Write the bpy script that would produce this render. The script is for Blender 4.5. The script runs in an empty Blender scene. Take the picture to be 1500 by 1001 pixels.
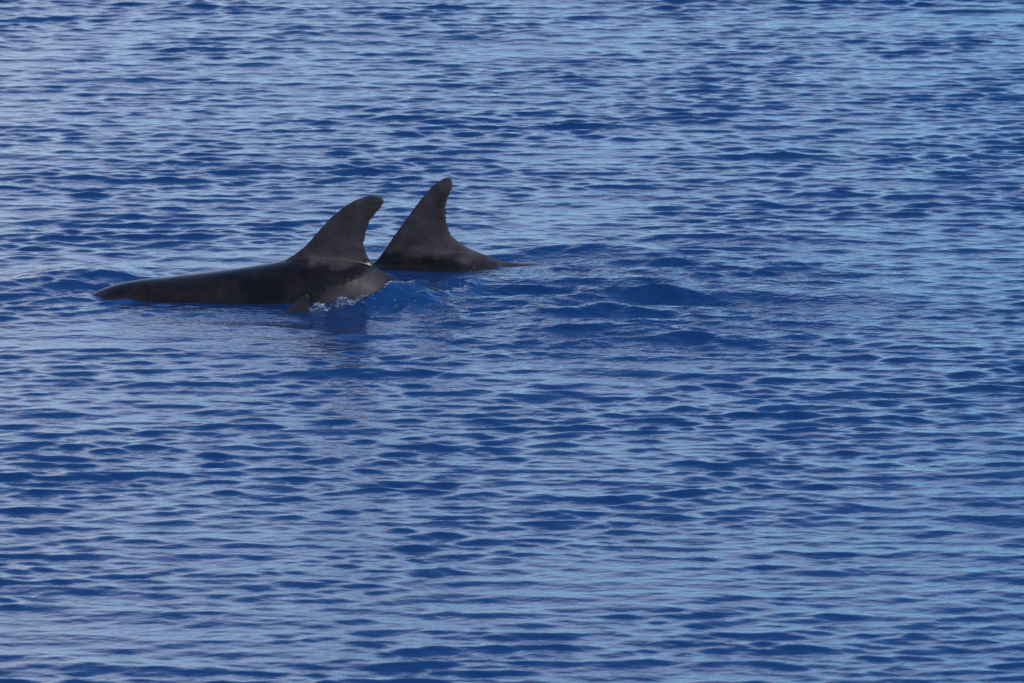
import bpy, bmesh, math, random
import numpy as np
from mathutils import Vector

random.seed(4)
rng = np.random.default_rng(11)
R = math.radians
scene = bpy.context.scene
col = scene.collection

# ------------------------------------------------------------------ camera
CAM_H = 4.9                 # standing on a boat deck
PITCH = 9.5                 # degrees below the horizon at the picture's centre
HFOV = 8.02
CLOUD_SHIFT = (0.0, 0.0, 0.0)
SKY_TINT = (0.55, 0.84, 1.03, 1)
cam = bpy.data.cameras.new('camera')
cam_ob = bpy.data.objects.new('camera', cam)
col.objects.link(cam_ob)
cam.sensor_width = 36.0
cam.lens = 18.0 / math.tan(R(HFOV / 2))
cam.clip_start = 0.5
cam.clip_end = 60000
cam.dof.use_dof = True
cam.dof.focus_distance = 29.8
cam.dof.aperture_fstop = 13.0
cam_ob.location = (0, 0, CAM_H)
cam_ob.rotation_euler = (R(90 - PITCH), 0, 0)
scene.camera = cam_ob

# ------------------------------------------------------------------ sky, sun, exposure
SUN_EL, SUN_AZ = 50.0, 122.0       # azimuth clockwise from the view direction (+Y): from the right
world = bpy.data.worlds.new('World')
scene.world = world
world.use_nodes = True
wn, wl = world.node_tree.nodes, world.node_tree.links
wn.clear()
w_out = wn.new('ShaderNodeOutputWorld')
w_bg = wn.new('ShaderNodeBackground')
w_sky = wn.new('ShaderNodeTexSky')
w_sky.sky_type = 'NISHITA'
w_sky.sun_disc = False
w_sky.sun_elevation = R(SUN_EL)
w_sky.sun_rotation = R(SUN_AZ)
w_sky.air_density = 1.0
w_sky.dust_density = 0.3
w_sky.ozone_density = 6.0
w_bg.inputs['Strength'].default_value = 0.15
# soft broken cloud low over the sea
w_tc = wn.new('ShaderNodeTexCoord')
w_mp = wn.new('ShaderNodeMapping')
w_mp.inputs['Scale'].default_value = (1.0, 1.0, 2.6)
w_mp.inputs['Location'].default_value = CLOUD_SHIFT
wl.new(w_tc.outputs['Generated'], w_mp.inputs['Vector'])
w_no = wn.new('ShaderNodeTexNoise')
w_no.inputs['Scale'].default_value = 2.3
w_no.inputs['Detail'].default_value = 5
w_no.inputs['Roughness'].default_value = 0.5
wl.new(w_mp.outputs[0], w_no.inputs['Vector'])
w_mr = wn.new('ShaderNodeMapRange')
w_mr.interpolation_type = 'SMOOTHSTEP'
w_mr.inputs['From Min'].default_value = 0.42
w_mr.inputs['From Max'].default_value = 0.66
w_mr.inputs['To Max'].default_value = 0.85
# the bank thickens towards the left of the view
w_s0 = wn.new('ShaderNodeSeparateXYZ')
wl.new(w_tc.outputs['Generated'], w_s0.inputs[0])
w_az = wn.new('ShaderNodeMapRange')
w_az.inputs['From Min'].default_value = -0.22
w_az.inputs['From Max'].default_value = 0.22
w_az.inputs['To Min'].default_value = 0.22
w_az.inputs['To Max'].default_value = -0.14
wl.new(w_s0.outputs['X'], w_az.inputs['Value'])
w_ad = wn.new('ShaderNodeMath'); w_ad.operation = 'ADD'
wl.new(w_no.outputs[0], w_ad.inputs[0]); wl.new(w_az.outputs[0], w_ad.inputs[1])
wl.new(w_ad.outputs[0], w_mr.inputs['Value'])
# the cloud lies in a low bank, clear blue higher up
w_sp = wn.new('ShaderNodeSeparateXYZ')
wl.new(w_tc.outputs['Generated'], w_sp.inputs[0])
w_lo = wn.new('ShaderNodeMapRange')
w_lo.interpolation_type = 'SMOOTHSTEP'
w_lo.inputs['From Min'].default_value = 0.10
w_lo.inputs['From Max'].default_value = 0.48
w_lo.inputs['To Min'].default_value = 1.0
w_lo.inputs['To Max'].default_value = 0.0
wl.new(w_sp.outputs['Z'], w_lo.inputs['Value'])
w_mu = wn.new('ShaderNodeMath'); w_mu.operation = 'MULTIPLY'
wl.new(w_mr.outputs[0], w_mu.inputs[0]); wl.new(w_lo.outputs[0], w_mu.inputs[1])
w_ti = wn.new('ShaderNodeMixRGB'); w_ti.blend_type = 'MULTIPLY'      # the lens's cool white balance
w_ti.inputs[0].default_value = 1.0
w_ti.inputs[2].default_value = SKY_TINT
wl.new(w_sky.outputs[0], w_ti.inputs[1])
w_mx = wn.new('ShaderNodeMixRGB')
w_mx.inputs[2].default_value = (5.6, 5.45, 6.2, 1)
wl.new(w_mu.outputs[0], w_mx.inputs[0])
wl.new(w_ti.outputs[0], w_mx.inputs[1])
wl.new(w_mx.outputs[0], w_bg.inputs['Color'])
wl.new(w_bg.outputs[0], w_out.inputs['Surface'])

sun = bpy.data.lights.new('sun', 'SUN')
sun.energy = 3.2
sun.angle = R(0.5)
sun.color = (1.0, 0.95, 0.88)
sun_ob = bpy.data.objects.new('sun', sun)
col.objects.link(sun_ob)
sd = Vector((math.sin(R(SUN_AZ)) * math.cos(R(SUN_EL)), math.cos(R(SUN_AZ)) * math.cos(R(SUN_EL)), math.sin(R(SUN_EL))))
sun_ob.rotation_euler = sd.to_track_quat('Z', 'Y').to_euler()
sun_ob.location = (10, 20, 30)

scene.view_settings.view_transform = 'Standard'
scene.view_settings.look = 'None'
scene.view_settings.exposure = 0.42
scene.view_settings.gamma = 1.0
scene.view_settings.use_curve_mapping = False

# ------------------------------------------------------------------ helpers
PW, PH = 1500.0, 1001.0
K = math.tan(R(HFOV / 2)) / (PW / 2)
SP, CP = math.sin(R(PITCH)), math.cos(R(PITCH))


def ray(px, py):
    """direction of the sight line through a point of the photograph"""
    a, b = (px - PW / 2) * K, (PH / 2 - py) * K
    return a, CP + b * SP, -SP + b * CP


def on_water(px, py):
    dx, dy, dz = ray(px, py)
    t = -CAM_H / dz
    return dx * t, dy * t


def on_plane(px, py, Y):
    dx, dy, dz = ray(px, py)
    t = Y / dy
    return dx * t, CAM_H + dz * t


def link(name, me, mat=None, parent=None):
    o = bpy.data.objects.new(name, me)
    col.objects.link(o)
    if mat:
        me.materials.append(mat)
    if parent:
        o.parent = parent
    return o


def mat_new(name):
    m = bpy.data.materials.new(name)
    m.use_nodes = True
    nt = m.node_tree
    return m, nt, nt.nodes['Principled BSDF']


def smooth(a, b, x):
    t = np.clip((x - a) / (b - a), 0, 1)
    return t * t * (3 - 2 * t)


# ------------------------------------------------------------------ materials
def make_water():
    m, nt, p = mat_new('sea_water')
    N, L = nt.nodes, nt.links
    p.inputs['Base Color'].default_value = (0.0035, 0.0215, 0.078, 1)
    p.inputs['Roughness'].default_value = 0.06
    p.inputs['IOR'].default_value = 1.333
    tc = N.new('ShaderNodeTexCoord')
    mp = N.new('ShaderNodeMapping')
    mp.inputs['Rotation'].default_value = (0, 0, R(12))
    mp.inputs['Scale'].default_value = (0.8, 1.25, 1)
    L.new(tc.outputs['Object'], mp.inputs['Vector'])
    n1 = N.new('ShaderNodeTexNoise')
    n1.inputs['Scale'].default_value = 22
    n1.inputs['Detail'].default_value = 3
    n1.inputs['Roughness'].default_value = 0.5
    L.new(mp.outputs[0], n1.inputs['Vector'])
    b1 = N.new('ShaderNodeBump')
    b1.inputs['Strength'].default_value = 1.0
    at = N.new('ShaderNodeAttribute'); at.attribute_name = 'ruffle'
    md = N.new('ShaderNodeMath'); md.operation = 'MULTIPLY_ADD'
    md.inputs[1].default_value = 0.012; md.inputs[2].default_value = 0.0042
    L.new(at.outputs['Fac'], md.inputs[0]); L.new(md.outputs[0], b1.inputs['Distance'])
    L.new(n1.outputs[0], b1.inputs['Height'])
    # out where the sheet is too coarse to carry the wavelets they go on as relief
    fa = N.new('ShaderNodeAttribute'); fa.attribute_name = 'open_sea'
    mp2 = N.new('ShaderNodeMapping'); mp2.inputs['Scale'].default_value = (0.55, 1.3, 1)
    L.new(tc.outputs['Object'], mp2.inputs['Vector'])
    n2 = N.new('ShaderNodeTexNoise'); n2.inputs['Scale'].default_value = 3.0
    n2.inputs['Detail'].default_value = 5; n2.inputs['Roughness'].default_value = 0.5
    L.new(mp2.outputs[0], n2.inputs['Vector'])
    md2 = N.new('ShaderNodeMath'); md2.operation = 'MULTIPLY'; md2.inputs[1].default_value = 0.28
    L.new(fa.outputs['Fac'], md2.inputs[0])
    b2 = N.new('ShaderNodeBump'); b2.inputs['Strength'].default_value = 1.0
    L.new(md2.outputs[0], b2.inputs['Distance']); L.new(n2.outputs[0], b2.inputs['Height'])
    L.new(b1.outputs[0], b2.inputs['Normal'])
    L.new(b2.outputs[0], p.inputs['Normal'])
    return m


def make_skin():
    m, nt, p = mat_new('wet_dolphin_skin')
    N, L = nt.nodes, nt.links
    tc = N.new('ShaderNodeTexCoord')
    geo = N.new('ShaderNodeNewGeometry')
    sep = N.new('ShaderNodeSeparateXYZ')
    L.new(geo.outputs['Position'], sep.inputs[0])
    # broad mottling of the hide
    n1 = N.new('ShaderNodeTexNoise'); n1.inputs['Scale'].default_value = 10; n1.inputs['Detail'].default_value = 7; n1.inputs['Roughness'].default_value = 0.6
    L.new(tc.outputs['Object'], n1.inputs['Vector'])
    n2 = N.new('ShaderNodeTexNoise'); n2.inputs['Scale'].default_value = 60; n2.inputs['Detail'].default_value = 3
    L.new(tc.outputs['Object'], n2.inputs['Vector'])
    # how far the water has drained off the hide: 0 wet film .. 1 drained
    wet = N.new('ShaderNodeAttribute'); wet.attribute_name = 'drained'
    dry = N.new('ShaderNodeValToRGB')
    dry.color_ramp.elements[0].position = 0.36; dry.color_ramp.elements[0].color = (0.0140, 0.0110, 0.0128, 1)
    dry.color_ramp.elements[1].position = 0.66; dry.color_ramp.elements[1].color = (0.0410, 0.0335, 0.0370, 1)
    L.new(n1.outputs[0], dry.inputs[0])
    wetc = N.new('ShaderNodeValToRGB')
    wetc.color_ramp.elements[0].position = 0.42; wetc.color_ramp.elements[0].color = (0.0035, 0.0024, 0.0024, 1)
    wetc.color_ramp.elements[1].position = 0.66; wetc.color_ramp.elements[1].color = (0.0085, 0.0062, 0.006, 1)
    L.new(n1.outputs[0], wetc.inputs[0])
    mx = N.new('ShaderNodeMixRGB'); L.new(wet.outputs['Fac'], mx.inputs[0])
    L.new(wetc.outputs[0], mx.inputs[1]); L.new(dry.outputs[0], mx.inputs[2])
    # pale tooth-rake scars
    wv = N.new('ShaderNodeTexWave'); wv.wave_type = 'RINGS'; wv.rings_direction = 'Y'
    wv.inputs['Scale'].default_value = 9; wv.inputs['Distortion'].default_value = 6; wv.inputs['Detail'].default_value = 2
    wv.inputs['Detail Scale'].default_value = 1.2
    L.new(tc.outputs['Object'], wv.inputs['Vector'])
    th = N.new('ShaderNodeMapRange'); th.inputs['From Min'].default_value = 0.975; th.inputs['From Max'].default_value = 1.0
    L.new(wv.outputs['Fac'], th.inputs['Value'])
    n4 = N.new('ShaderNodeTexNoise'); n4.inputs['Scale'].default_value = 6
    L.new(tc.outputs['Object'], n4.inputs['Vector'])
    t4 = N.new('ShaderNodeMapRange'); t4.inputs['From Min'].default_value = 0.56; t4.inputs['From Max'].default_value = 0.68
    t4.inputs['To Max'].default_value = 0.03
    L.new(n4.outputs[0], t4.inputs['Value'])
    mm = N.new('ShaderNodeMath'); mm.operation = 'MULTIPLY'; L.new(th.outputs[0], mm.inputs[0]); L.new(t4.outputs[0], mm.inputs[1])
    mx2 = N.new('ShaderNodeMixRGB'); L.new(mm.outputs[0], mx2.inputs[0]); L.new(mx.outputs[0], mx2.inputs[1])
    mx2.inputs[2].default_value = (0.16, 0.15, 0.15, 1)
    L.new(mx2.outputs[0], p.inputs['Base Color'])
    rr = N.new('ShaderNodeMapRange'); rr.inputs['To Min'].default_value = 0.25; rr.inputs['To Max'].default_value = 0.6
    L.new(wet.outputs['Fac'], rr.inputs['Value']); L.new(rr.outputs[0], p.inputs['Roughness'])
    p.inputs['IOR'].default_value = 1.36
    p.inputs["Specular IOR Level"].default_value = 0.26
    bp = N.new('ShaderNodeBump'); bp.inputs['Strength'].default_value = 0.35; bp.inputs['Distance'].default_value = 0.003
    L.new(n2.outputs[0], bp.inputs['Height']); L.new(bp.outputs[0], p.inputs['Normal'])
    return m


def make_foam():
    m, nt, p = mat_new('splash_water')
    N, L = nt.nodes, nt.links
    p.inputs['Base Color'].default_value = (0.32, 0.38, 0.48, 1)
    p.inputs['Roughness'].default_value = 0.12
    p.inputs['IOR'].default_value = 1.333
    p.inputs['Transmission Weight'].default_value = 0.75
    return m


M_WATER, M_SKIN, M_FOAM = make_water(), make_skin(), make_foam()

# ------------------------------------------------------------------ the sea: one sheet, fine where the lens looks, to the horizon
Y1, Y2, Y3 = 30.45, 31.27, 30.03     # the three dolphins' distances


def axis(lo, hi, step, far_lo, far_hi, grow=1.07):
    c = list(np.arange(lo, hi + step / 2, step))
    s, v, left = step, lo, []
    while v > far_lo:
        s *= grow; v -= s; left.append(v)
    s, v, right = step, c[-1], []
    while v < far_hi:
        s *= grow; v += s; right.append(v)
    return np.array(left[::-1] + c + right)


xs = axis(-3.8, 3.8, 0.0138, -15000, 15000)
ys = axis(21.6, 43.5, 0.0125, -15000, 15000)
X, Y = np.meshgrid(xs.astype(np.float32), ys.astype(np.float32))
gx = np.gradient(xs).astype(np.float32)
gy = np.gradient(ys).astype(np.float32)
SPC = np.maximum(gx[None, :], gy[:, None])

Z = np.zeros_like(X); DX = np.zeros_like(X); DY = np.zeros_like(X)


def lump(scale, seed):
    """slow smooth variation in about -1..1"""
    g = np.random.default_rng(seed)
    out = np.zeros_like(X)
    for k in range(7):
        th, ph = g.uniform(0, 2 * math.pi, 2)
        kk = 2 * math.pi / (scale * g.uniform(0.7, 1.6))
        out += np.sin(kk * (X * math.cos(th) + Y * math.sin(th)) + ph)
    return out / 2.6


# wake: churned water to the right of the animals
wx, wy = on_water(880, 440)
wake = np.exp(-((X - wx) / 1.1) ** 2 - ((Y - wy) / 1.1) ** 2)
wake *= 1 / (1 + np.exp(-(X - (wx - 0.75)) * 6))
gust = 1.0 + 0.42 * lump(3.5, 3)
gust_fine = np.clip(1.0 + 0.30 * lump(1.5, 5) + 0.16 * lump(5.0, 9), 0.2, None)

NW = 230
lams = np.exp(rng.uniform(math.log(0.055), math.log(1.6), NW))
MAIN = R(-94)                      # waves run towards the lens, slightly slanted
SLOPE = 0.108
for i in range(NW):
    lam = lams[i]
    spread = 0.28 if lam > 0.22 else 0.40
    th = MAIN + rng.normal(0, spread)
    k = 2 * math.pi / lam
    # slope spectrum, most energy in the 0.2 - 0.6 m ripples
    w = math.exp(-((math.log(lam) - math.log(0.145)) / 1.1) ** 2)
    a = SLOPE * w / k * math.sqrt(2.0 / NW) * 1.9 * rng.uniform(0.5, 1.4)
    cx, cy = math.cos(th), math.sin(th)
    ph = (k * (X * cx + Y * cy) + rng.uniform(0, 2 * math.pi)).astype(np.float32)
    att = 1 - smooth(0.22, 0.45, SPC / lam)
    amp = a * att * (gust_fine if lam < 0.3 else gust)
    Z += amp * np.cos(ph)
    s = amp * np.sin(ph) * 0.95
    DX -= s * cx; DY -= s * cy

# swellets that the wake leaves: long slanted crests
for i in range(40):
    lam = math.exp(rng.uniform(math.log(0.08), math.log(0.55)))
    th = R(-90) + rng.normal(-0.10, 0.20)
    k = 2 * math.pi / lam
    a = 0.050 / k
    ph = (k * (X * math.cos(th) + Y * math.sin(th)) + rng.uniform(0, 6.28)).astype(np.float32)
    amp = a * wake * (1 - smooth(0.22, 0.45, SPC / lam))
    Z += amp * np.cos(ph)
    DX -= amp * np.sin(ph) * 0.45 * math.cos(th); DY -= amp * np.sin(ph) * 0.45 * math.sin(th)


# short chop where the backs break the surface
chop = np.zeros_like(X)
for (qx, qy, ax, ay, st) in ((605, 430, 0.26, 0.45, 0.15), (800, 398, 0.30, 0.40, 0.13), (560, 446, 0.30, 0.40, 0.13),
                             (300, 462, 0.60, 0.30, 0.07), (640, 450, 0.35, 0.5, 0.10), (880, 440, 0.75, 0.9, 0.13), (1080, 400, 0.8, 0.9, 0.07), (110, 418, 0.32, 0.45, 0.15)):
    x0, y0 = on_water(qx, qy)
    chop = np.maximum(chop, st * np.exp(-((X - x0) / ax) ** 2 - ((Y - y0) / ay) ** 2))
for i in range(60):
    lam = math.exp(rng.uniform(math.log(0.055), math.log(0.26)))
    th = R(-75) + rng.normal(0, 0.9)
    k = 2 * math.pi / lam
    ph = (k * (X * math.cos(th) + Y * math.sin(th)) + rng.uniform(0, 6.28)).astype(np.float32)
    amp = chop / k * math.sqrt(2 / 60) * (1 - smooth(0.22, 0.45, SPC / lam))
    Z += amp * np.cos(ph)
    DX -= amp * np.sin(ph) * 0.45 * math.cos(th); DY -= amp * np.sin(ph) * 0.45 * math.sin(th)

# lumps of water heaped up where the tail stocks go under
hump_rng = np.random.default_rng(21)
for n, (ax, bx), (ay, by), hh in ((26, (575, 690), (416, 440), 0.013), (8, (720, 860), (402, 412), 0.010), (18, (490, 640), (438, 456), 0.018)):
    for _ in range(n):
        x0, y0 = on_water(hump_rng.uniform(ax, bx), hump_rng.uniform(ay, by))
        rx, ry = hump_rng.uniform(0.03, 0.085), hump_rng.uniform(0.04, 0.10)
        Z += (hh * hump_rng.uniform(0.3, 1.0) * np.exp(-((X - x0) / rx) ** 2 - ((Y - y0 - 0.5 * (X - x0)) / ry) ** 2)).astype(np.float32)

# the small fin stands in a slight hollow
fx3, fy3 = on_water(436, 459)
hollow = np.exp(-((X - fx3) / 0.16) ** 2 - ((Y - fy3) / 0.30) ** 2)
fx2, fy2 = on_water(648, 398)
hollow2 = np.exp(-((X - fx2) / 0.26) ** 2 - ((Y - fy2) / 0.35) ** 2)
fx4, fy4 = on_water(765, 397)
hollow2 = np.maximum(hollow2, 0.9 * np.exp(-((X - fx4) / 0.14) ** 2 - ((Y - fy4) / 0.28) ** 2))
Z *= (1 - 0.85 * hollow) * (1 - 0.8 * hollow2)
Z -= 0.008 * hollow2


def ridge(p0, p1, h, front, back, ends=0.12, bow=0.0):
    """crest between two points of the sea, steeper on the near side"""
    global Z
    (x0, y0), (x1, y1) = on_water(*p0), on_water(*p1)
    t = np.clip((X - x0) / (x1 - x0), -0.6, 1.6)
    yc = y0 + (y1 - y0) * t + bow * 4 * t * (1 - t)
    d = Y - yc
    u = (X - x0) / (x1 - x0)
    e = 1 / (1 + np.exp(-u / ends)) / (1 + np.exp(-(1 - u) / ends))
    Z += (0.60 * h * e * np.where(d < 0, np.exp(-(d / front) ** 2), np.exp(-(d / back) ** 2))).astype(np.float32)


# pushed-up water round the animals
ridge((45, 409), (205, 407), 0.075, 0.20, 0.26)
ridge((-30, 428), (120, 424), 0.030, 0.09, 0.12)
ridge((-40, 424), (60, 420), 0.030, 0.10, 0.20)
ridge((20, 436), (130, 452), 0.020, 0.09, 0.16)
ridge((600, 419), (730, 416), 0.022, 0.14, 0.10)
ridge((520, 440), (650, 446), 0.022, 0.10, 0.16)
ridge((880, 408), (1010, 410), 0.026, 0.12, 0.20)
ridge((505, 453), (640, 434), 0.032, 0.10, 0.09)
ridge((700, 420), (960, 428), 0.034, 0.12, 0.22)
ridge((690, 452), (1080, 468), 0.042, 0.14, 0.25)
ridge((740, 480), (1040, 496), 0.032, 0.14, 0.25)
ridge((820, 376), (1200, 396), 0.032, 0.16, 0.30)
ridge((960, 350), (1280, 350), 0.036, 0.16, 0.30)
ridge((1000, 430), (1400, 446), 0.042, 0.18, 0.30)

# thin curved crests of the wake, fanning out to the right
wk = np.random.default_rng(33)
for i in range(38):
    q = wk.uniform(0, 1)
    xa, ya = 640 + 260 * wk.random(), 366 + 128 * q
    ln = wk.uniform(200, 440)
    ridge((xa, ya), (xa + ln, ya + ln * (0.01 + 0.05 * q) + wk.uniform(-5, 5)), wk.uniform(0.009, 0.020),
          wk.uniform(0.04, 0.07), wk.uniform(0.06, 0.13), 0.16, wk.uniform(-0.02, 0.10))

VX = X + DX; VY = Y + DY
nr, nc = X.shape
co = np.stack([VX, VY, Z], axis=-1).reshape(-1, 3).astype(np.float32)
idx = np.arange(nr * nc, dtype=np.int32).reshape(nr, nc)
quads = np.stack([idx[:-1, :-1], idx[:-1, 1:], idx[1:, 1:], idx[1:, :-1]], axis=-1).reshape(-1, 4)
me = bpy.data.meshes.new('water')
me.vertices.add(len(co)); me.vertices.foreach_set('co', co.ravel())
me.loops.add(quads.size); me.loops.foreach_set('vertex_index', quads.ravel())
me.polygons.add(len(quads))
me.polygons.foreach_set('loop_start', np.arange(0, quads.size, 4, dtype=np.int32))
me.polygons.foreach_set('use_smooth', np.ones(len(quads), dtype=bool))
me.update(calc_edges=True)
# churned water is finely ruffled as well
ruffle = np.clip(1.0 * wake + 2.0 * chop, 0, 1).astype(np.float32)
ra = me.attributes.new('ruffle', 'FLOAT', 'POINT'); ra.data.foreach_set('value', ruffle.ravel())
open_sea = smooth(0.02, 0.09, SPC).astype(np.float32)
rb = me.attributes.new('open_sea', 'FLOAT', 'POINT'); rb.data.foreach_set('value', open_sea.ravel())
water = link('water', me, M_WATER)
water['kind'] = 'structure'
water['label'] = 'rippled deep blue open sea'


def water_height(x, y):
    j = np.clip(np.searchsorted(xs, x), 0, nc - 1)
    i = np.clip(np.searchsorted(ys, y), 0, nr - 1)
    return float(Z[i, j])


# ------------------------------------------------------------------ dolphins
def catmull(xq, xp, yp):
    """smooth interpolation (monotone-ish cubic) of a profile"""
    xp, yp = np.asarray(xp, float), np.asarray(yp, float)
    m = np.gradient(yp, xp)
    xq = np.clip(xq, xp[0], xp[-1])
    i = np.clip(np.searchsorted(xp, xq) - 1, 0, len(xp) - 2)
    h = xp[i + 1] - xp[i]
    t = (xq - xp[i]) / h
    return ((1 + 2 * t) * (1 - t) ** 2 * yp[i] + t * (1 - t) ** 2 * h * m[i]
            + t * t * (3 - 2 * t) * yp[i + 1] + t * t * (t - 1) * h * m[i + 1])


# distance from the snout tip (for a 2.6 m animal), half height, half width
BODY = [(0.0, .014, .016), (.04, .026, .030), (.12, .034, .042), (.17, .050, .056), (.22, .085, .085), (.30, .115, .115),
        (.42, .142, .145), (.65, .178, .178), (.95, .200, .200), (1.2, .206, .202), (1.45, .190, .178), (1.7, .155, .136),
        (1.95, .112, .088), (2.15, .080, .055), (2.35, .052, .030), (2.5, .034, .022), (2.56, .020, .016)]


def tube(bm, pts, rv, rw, seg=48):
    """body lofted along a spine in the XZ plane"""
    n = len(pts)
    rings = []
    for i in range(n):
        a = pts[max(i - 1, 0)]; b = pts[min(i + 1, n - 1)]
        t = np.array([b[0] - a[0], b[1] - a[1]]); t /= np.linalg.norm(t)
        nrm = np.array([-t[1], t[0]])
        if nrm[1] < 0:
            nrm = -nrm
        ring = []
        for k in range(seg):
            f = 2 * math.pi * k / seg
            u, v = math.sin(f) * rw[i], math.cos(f) * rv[i]
            ring.append(bm.verts.new((pts[i][0] + nrm[0] * v, u, pts[i][1] + nrm[1] * v)))
        rings.append(ring)
    for a, b in zip(rings, rings[1:]):
        for k in range(seg):
            bm.faces.new((a[k], a[(k + 1) % seg], b[(k + 1) % seg], b[k]))
    bm.faces.new(rings[0]); bm.faces.new(rings[-1][::-1])


def blade(bm, sections, prof=20):
    """fin from sections: (lead xyz, trail xyz, thickness direction, half thickness)"""
    rings = []
    for le, tr, nd, ht in sections:
        le, tr, nd = Vector(le), Vector(tr), Vector(nd)
        ring = []
        for side in (1, -1):
            for k in range(prof + 1):
                if side == -1 and k in (0, prof):
                    continue
                u = k / prof if side == 1 else 1 - k / prof
                c = 0.5 * (1 - math.cos(math.pi * u))
                th = ht * (1.05 * math.sqrt(max(math.sin(math.pi * min(c, 1) ** 0.75), 0)))
                ring.append(bm.verts.new(le.lerp(tr, c) + nd * th * side))
        rings.append(ring)
    m = len(rings[0])
    for a, b in zip(rings, rings[1:]):
        for k in range(m):
            bm.faces.new((a[k], a[(k + 1) % m], b[(k + 1) % m], b[k]))
    bm.faces.new(rings[0]); bm.faces.new(rings[-1][::-1])


def dolphin(Yd, top, lead, trail, fin_mid_px, length, nick, seed, voxel, sink_head, sink_tail, thick=0.021, label='', drained=None):
    """top: back line (px, py); lead / trail: fin edges (px, py) from the base to the tip"""
    g = random.Random(seed)
    sc = length / 2.6
    fx, _ = on_plane(fin_mid_px, 400, Yd)
    x0 = fx - 1.30 * sc                                   # snout tip
    T = [on_plane(px, py, Yd) for px, py in top]
    s_b = np.array([b[0] for b in BODY]) * sc
    rvb = np.array([b[1] for b in BODY]) * sc; rwb = np.array([b[2] for b in BODY]) * sc
    # back line: traced part, then the head and tail sloping under
    tx = [t[0] for t in T]; tz = [t[1] for t in T]
    tx = [x0 - 0.01] + [x0 + 0.17 * sc] + tx + [max(x0 + 2.2 * sc, tx[-1] + 0.25 * sc), x0 + 2.75 * sc]
    tz = [sink_head - 0.10 * sc, sink_head] + tz + [sink_tail * 0.55, sink_tail]
    order = np.argsort(tx); tx = np.array(tx)[order]; tz = np.array(tz)[order]
    ss = np.linspace(0, 2.56 * sc, 120)
    rv = np.interp(ss, s_b, rvb); rw = np.interp(ss, s_b, rwb)
    for arr in (rv, rw):
        arr[1:-1] = (arr[:-2] + 2 * arr[1:-1] + arr[2:]) / 4
    zt = catmull(x0 + ss, tx, tz)
    slope = np.gradient(zt, ss)
    pts = [(x0 + s, z - r / math.cos(math.atan(q))) for s, z, r, q in zip(ss, zt, rv, slope)]
    bm = bmesh.new()
    tube(bm, pts, rv, rw)
    # dorsal fin
    le = [on_plane(px, py, Yd) for px, py in lead]; tr = [on_plane(px, py, Yd) for px, py in trail]
    zl = np.array([p[1] for p in le]); xl = np.array([p[0] for p in le])
    zr = np.array([p[1] for p in tr]); xr = np.array([p[0] for p in tr])
    z_lo, z_hi = max(zl[0], zr[0]), min(zl[-1], zr[-1])
    nsec = 64
    chord0 = xr[0] - xl[0]
    secs = []
    for i in range(nsec):
        z = z_lo + (z_hi - z_lo) * i / (nsec - 1)
        a = float(np.interp(z, zl, xl)); b = float(np.interp(z, zr, xr))
        q = i / (nsec - 1)
        if nick and 0.22 < q < 0.92:
            b += -abs(g.gauss(0, 0.0036)) * (1 if g.random() < 0.6 else 0.1)
        ht = thick * (0.42 + 0.58 * (1 - q) ** 0.8) + 0.035 * sc * max(0, 1 - q / 0.22) ** 2
        ht = max(min(ht, (b - a) * 0.35), 0.006)
        if q > 0.93:
            ht *= 0.8
        secs.append(((a, 0, z), (b, 0, z), (0, 1, 0), ht))
    secs = [((secs[0][0][0] + .02, 0, z_lo - 0.06), (secs[0][1][0] - .03, 0, z_lo - 0.06), (0, 1, 0), secs[0][3] * 1.1)] + secs
    blade(bm, secs)
    # pectoral flippers, tail flukes
    for sgn in (1, -1):
        i = 40
        bx, bz, bw = pts[i][0], pts[i][1] - rv[i] * 0.45, rw[i] * 0.72
        fl = []
        for k in range(14):
            q = k / 13
            ch = sc * (0.135 * (1 - q ** 2.2) + 0.012)
            lx = bx - 0.03 * sc + sc * (0.19 * q + 0.05 * q * q)
            fl.append(((lx, sgn * (bw + 0.24 * sc * q), bz - 0.16 * sc * q), (lx + ch, sgn * (bw + 0.24 * sc * q), bz - 0.16 * sc * q),
                       (0, sgn * 0.55, 0.83), max(0.016 * sc * (1 - 0.6 * q), 0.006)))
        blade(bm, fl, 12)
        ex, ez = pts[-6][0], pts[-6][1]
        fl = []
        for k in range(16):
            q = k / 15
            ch = sc * (0.20 * (1 - q ** 1.7) + 0.015)
            lx = ex - 0.10 * sc + sc * 0.24 * q ** 1.15
            fl.append(((lx, sgn * (0.36 * sc * q), ez - 0.03 * sc * q), (lx + ch, sgn * (0.36 * sc * q), ez - 0.03 * sc * q),
                       (0, 0, 1), max(0.017 * sc * (1 - 0.6 * q), 0.006)))
        blade(bm, fl, 12)
    bmesh.ops.recalc_face_normals(bm, faces=bm.faces)
    cx, cz = fx, pts[60][1]
    bmesh.ops.translate(bm, verts=bm.verts, vec=(-cx, 0, -cz))
    me0 = bpy.data.meshes.new('dolphin_raw'); bm.to_mesh(me0); bm.free()
    tmp = bpy.data.objects.new('dolphin_raw', me0); col.objects.link(tmp)
    rm = tmp.modifiers.new('r', 'REMESH'); rm.mode = 'VOXEL'; rm.voxel_size = voxel; rm.use_smooth_shade = True
    sm = tmp.modifiers.new('s', 'SMOOTH'); sm.factor = 0.5; sm.iterations = 5
    dg = bpy.context.evaluated_depsgraph_get()
    me1 = bpy.data.meshes.new_from_object(tmp.evaluated_get(dg))
    me1.name = 'dolphin'
    me1.shade_smooth()
    bpy.data.objects.remove(tmp); bpy.data.meshes.remove(me0)
    me1.materials.clear()
    o = link('dolphin', me1, M_SKIN)
    o.location = (cx, Yd, cz)
    # drained / wet pattern, the same on both flanks
    n = len(me1.vertices)
    v = np.empty(n * 3, np.float32); me1.vertices.foreach_get('co', v); v = v.reshape(-1, 3)
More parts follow.
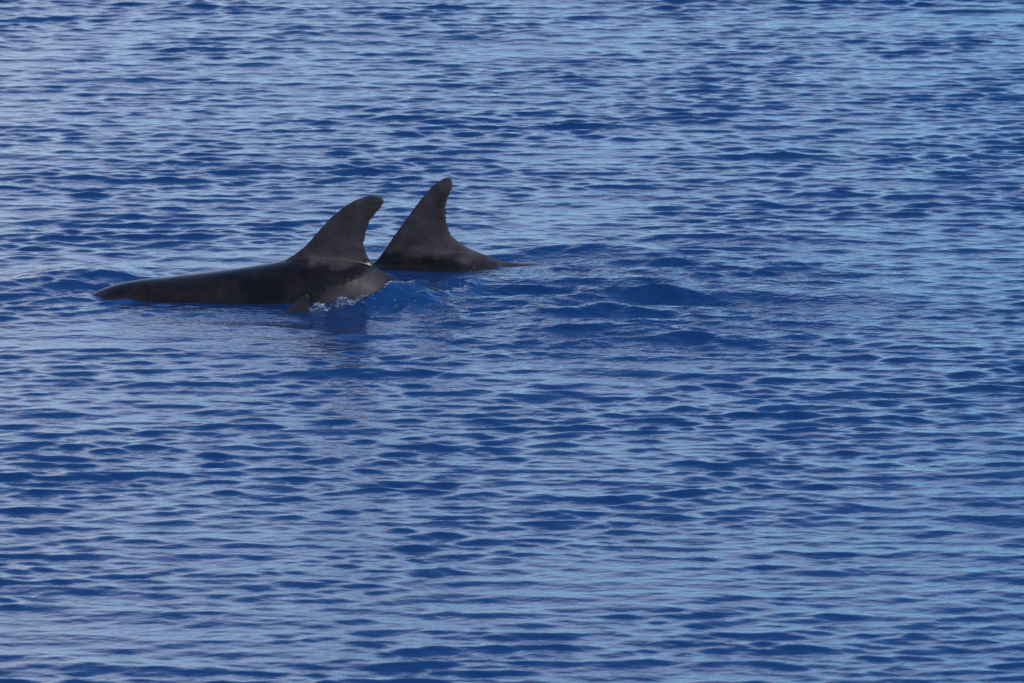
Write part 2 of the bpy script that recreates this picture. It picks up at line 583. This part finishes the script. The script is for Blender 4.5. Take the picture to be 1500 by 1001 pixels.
    wxx, wzz = v[:, 0] + cx, v[:, 2] + cz
    qx = PW / 2 + wxx / (Yd * CP - (wzz - CAM_H) * SP) / K
    qy = PH / 2 - ((Yd * SP + (wzz - CAM_H) * CP) / (Yd * CP - (wzz - CAM_H) * SP)) / K
    gr = np.random.default_rng(seed)
    nx = np.zeros(n); ny = np.zeros(n)
    for k in range(22):
        kk = 2 * math.pi / math.exp(gr.uniform(math.log(5), math.log(55)))
        th = gr.normal(0.5, 0.8); am = 1.0 / kk ** 0.8
        nx += am * np.sin(kk * (qx * math.sin(th) * 0.6 + qy * math.cos(th)) + gr.uniform(0, 6.28))
        ny += am * np.sin(kk * (qx * math.sin(th) * 0.6 + qy * math.cos(th)) + gr.uniform(0, 6.28))
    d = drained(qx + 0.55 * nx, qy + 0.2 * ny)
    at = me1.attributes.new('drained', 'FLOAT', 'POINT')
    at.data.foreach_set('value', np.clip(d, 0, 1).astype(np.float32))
    o['label'] = label
    o['category'] = 'dolphin'
    o['group'] = 'dolphins swimming side by side'
    return o


def film_long_back(x, y):
    fin = smooth(5, -5, y - np.interp(x, [400, 425, 470, 520, 548], [372, 381, 385, 388, 384]))
    rear = smooth(-10, 10, (x - 470) * 0.42 + (y - 424))              # drained patch behind the fin
    body = 0.14 + 0.22 * smooth(260, 150, x) * smooth(418, 432, y) - 0.08 * smooth(330, 410, x)
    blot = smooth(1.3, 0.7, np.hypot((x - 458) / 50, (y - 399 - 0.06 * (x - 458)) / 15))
    rear = rear * (0.25 + 0.75 * smooth(592, 560, x))
    body = np.maximum(body, 0.85 * rear)
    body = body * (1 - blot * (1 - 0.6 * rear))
    return np.maximum(body, fin)


def film_wide_base(x, y):
    line = np.interp(x, [545, 575, 610, 650, 690, 753, 850], [362, 368, 371, 375, 380, 389, 398])
    return 0.06 + 0.94 * smooth(7, -8, y - line)


def film_small(x, y):
    return 0.6 + 0 * x


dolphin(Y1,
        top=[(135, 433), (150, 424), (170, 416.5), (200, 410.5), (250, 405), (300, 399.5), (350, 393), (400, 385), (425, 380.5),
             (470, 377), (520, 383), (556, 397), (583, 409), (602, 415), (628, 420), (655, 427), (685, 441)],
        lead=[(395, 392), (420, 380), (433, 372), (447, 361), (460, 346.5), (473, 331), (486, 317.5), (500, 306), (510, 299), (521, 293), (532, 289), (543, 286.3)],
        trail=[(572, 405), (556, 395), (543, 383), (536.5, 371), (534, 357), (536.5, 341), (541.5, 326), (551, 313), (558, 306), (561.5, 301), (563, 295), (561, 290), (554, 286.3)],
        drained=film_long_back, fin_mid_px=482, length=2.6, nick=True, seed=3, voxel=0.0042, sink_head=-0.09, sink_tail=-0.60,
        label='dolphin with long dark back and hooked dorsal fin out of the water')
dolphin(Y2,
        top=[(440, 413), (490, 401), (530, 392), (548, 387), (580, 380), (620, 374), (660, 370), (690, 371), (713, 376), (735, 382), (755, 385), (790, 387.5), (822, 392), (850, 398), (880, 409)],
        lead=[(530, 395), (548, 384), (556, 376), (564, 365), (577, 346), (593, 323), (609, 302), (618, 290), (625, 281.5), (633, 273), (641, 266.5), (649, 262), (653, 260.3)],
        trail=[(745, 386), (713, 374.5), (687, 364), (671, 353), (663, 345), (658.5, 338), (654.5, 322), (654, 303), (657, 290), (661, 281), (663.5, 274), (663.5, 266), (660, 260.3)],
        drained=film_wide_base, fin_mid_px=620, length=2.6, nick=True, seed=8, voxel=0.0042, sink_head=-0.20, sink_tail=-0.60,
        label='dolphin behind the others showing only a tall upright dorsal fin with a wide sloping base')
dolphin(Y3,
        top=[(330, 500), (380, 492), (430, 486), (470, 488), (520, 497)],
        lead=[(395, 478), (404, 468), (412, 459), (420, 452), (428, 445.5), (435, 439), (441, 434.5), (447, 431.5)],
        trail=[(480, 484), (462, 472), (455, 459), (453, 448), (453.5, 440), (454, 436), (453, 433.5), (451, 431.5)],
        drained=film_small, fin_mid_px=445, length=1.5, nick=False, seed=5, voxel=0.004, sink_head=-0.22, sink_tail=-0.30, thick=0.012,
        label='small dolphin in front with just the tip of its fin above the water')

# ------------------------------------------------------------------ splash where the fins cut the surface
def beads(name, spots, label, cat, melt):
    bm = bmesh.new()
    for (x, y, z, r, st) in spots:
        v = bmesh.ops.create_icosphere(bm, subdivisions=2 if melt else 1, radius=1.0)['verts']
        tilt = random.uniform(-0.2, 0.6)
        for q in v:
            a, c = q.co.x * r * st, q.co.z * r * 0.75
            q.co = Vector((a * math.cos(tilt) - c * math.sin(tilt), q.co.y * r, a * math.sin(tilt) + c * math.cos(tilt))) + Vector((x, y, z))
    m = bpy.data.meshes.new(name); bm.to_mesh(m); bm.free()
    if melt:
        tmp = bpy.data.objects.new('froth', m); col.objects.link(tmp)
        rm = tmp.modifiers.new('r', 'REMESH'); rm.mode = 'VOXEL'; rm.voxel_size = melt
        sm = tmp.modifiers.new('s', 'SMOOTH'); sm.factor = 0.5; sm.iterations = 2
        m2 = bpy.data.meshes.new_from_object(tmp.evaluated_get(bpy.context.evaluated_depsgraph_get()))
        bpy.data.objects.remove(tmp); bpy.data.meshes.remove(m)
        m2.name = name; m2.materials.clear(); m = m2
    m.shade_smooth()
    o = link(name, m, M_FOAM)
    o['kind'] = 'stuff'; o['label'] = label; o['category'] = cat
    return o


def cluster(sp, px, py, n, sx, sy, up, rmin, rmax):
    x0, y0 = on_water(px, py)
    for _ in range(n):
        dx = random.gauss(0, sx)
        x = x0 + dx; y = y0 + random.gauss(0, sy)
        r = random.uniform(rmin, rmax)
        lift = up * math.exp(-(dx / sx) ** 2) * random.random()
        sp.append((x, y, water_height(x, y) + lift - r * 0.3, r, random.uniform(1.2, 3.2)))


froth = []
cluster(froth, 467, 455, 55, 0.020, 0.035, 0.030, 0.0025, 0.0065)
cluster(froth, 503, 449, 80, 0.026, 0.035, 0.024, 0.0020, 0.0055)
cluster(froth, 530, 449, 40, 0.030, 0.05, 0.012, 0.0015, 0.0035)
beads('splash', froth, 'small white splash right behind the small fin', 'splash', 0.0016)
drops = []
for px, py, n in ((512, 440, 5), (548, 456, 2), (590, 452, 3), (612, 456, 2), (660, 424, 4), (600, 425, 3),
                  (700, 400, 2), (770, 396, 2), (545, 462, 1)):
    cluster(drops, px, py, n, 0.03, 0.05, 0.03, 0.0016, 0.0036)
beads('water_drops', drops, 'tiny bright drops flicked up around the backs of the dolphins', 'drops', 0)
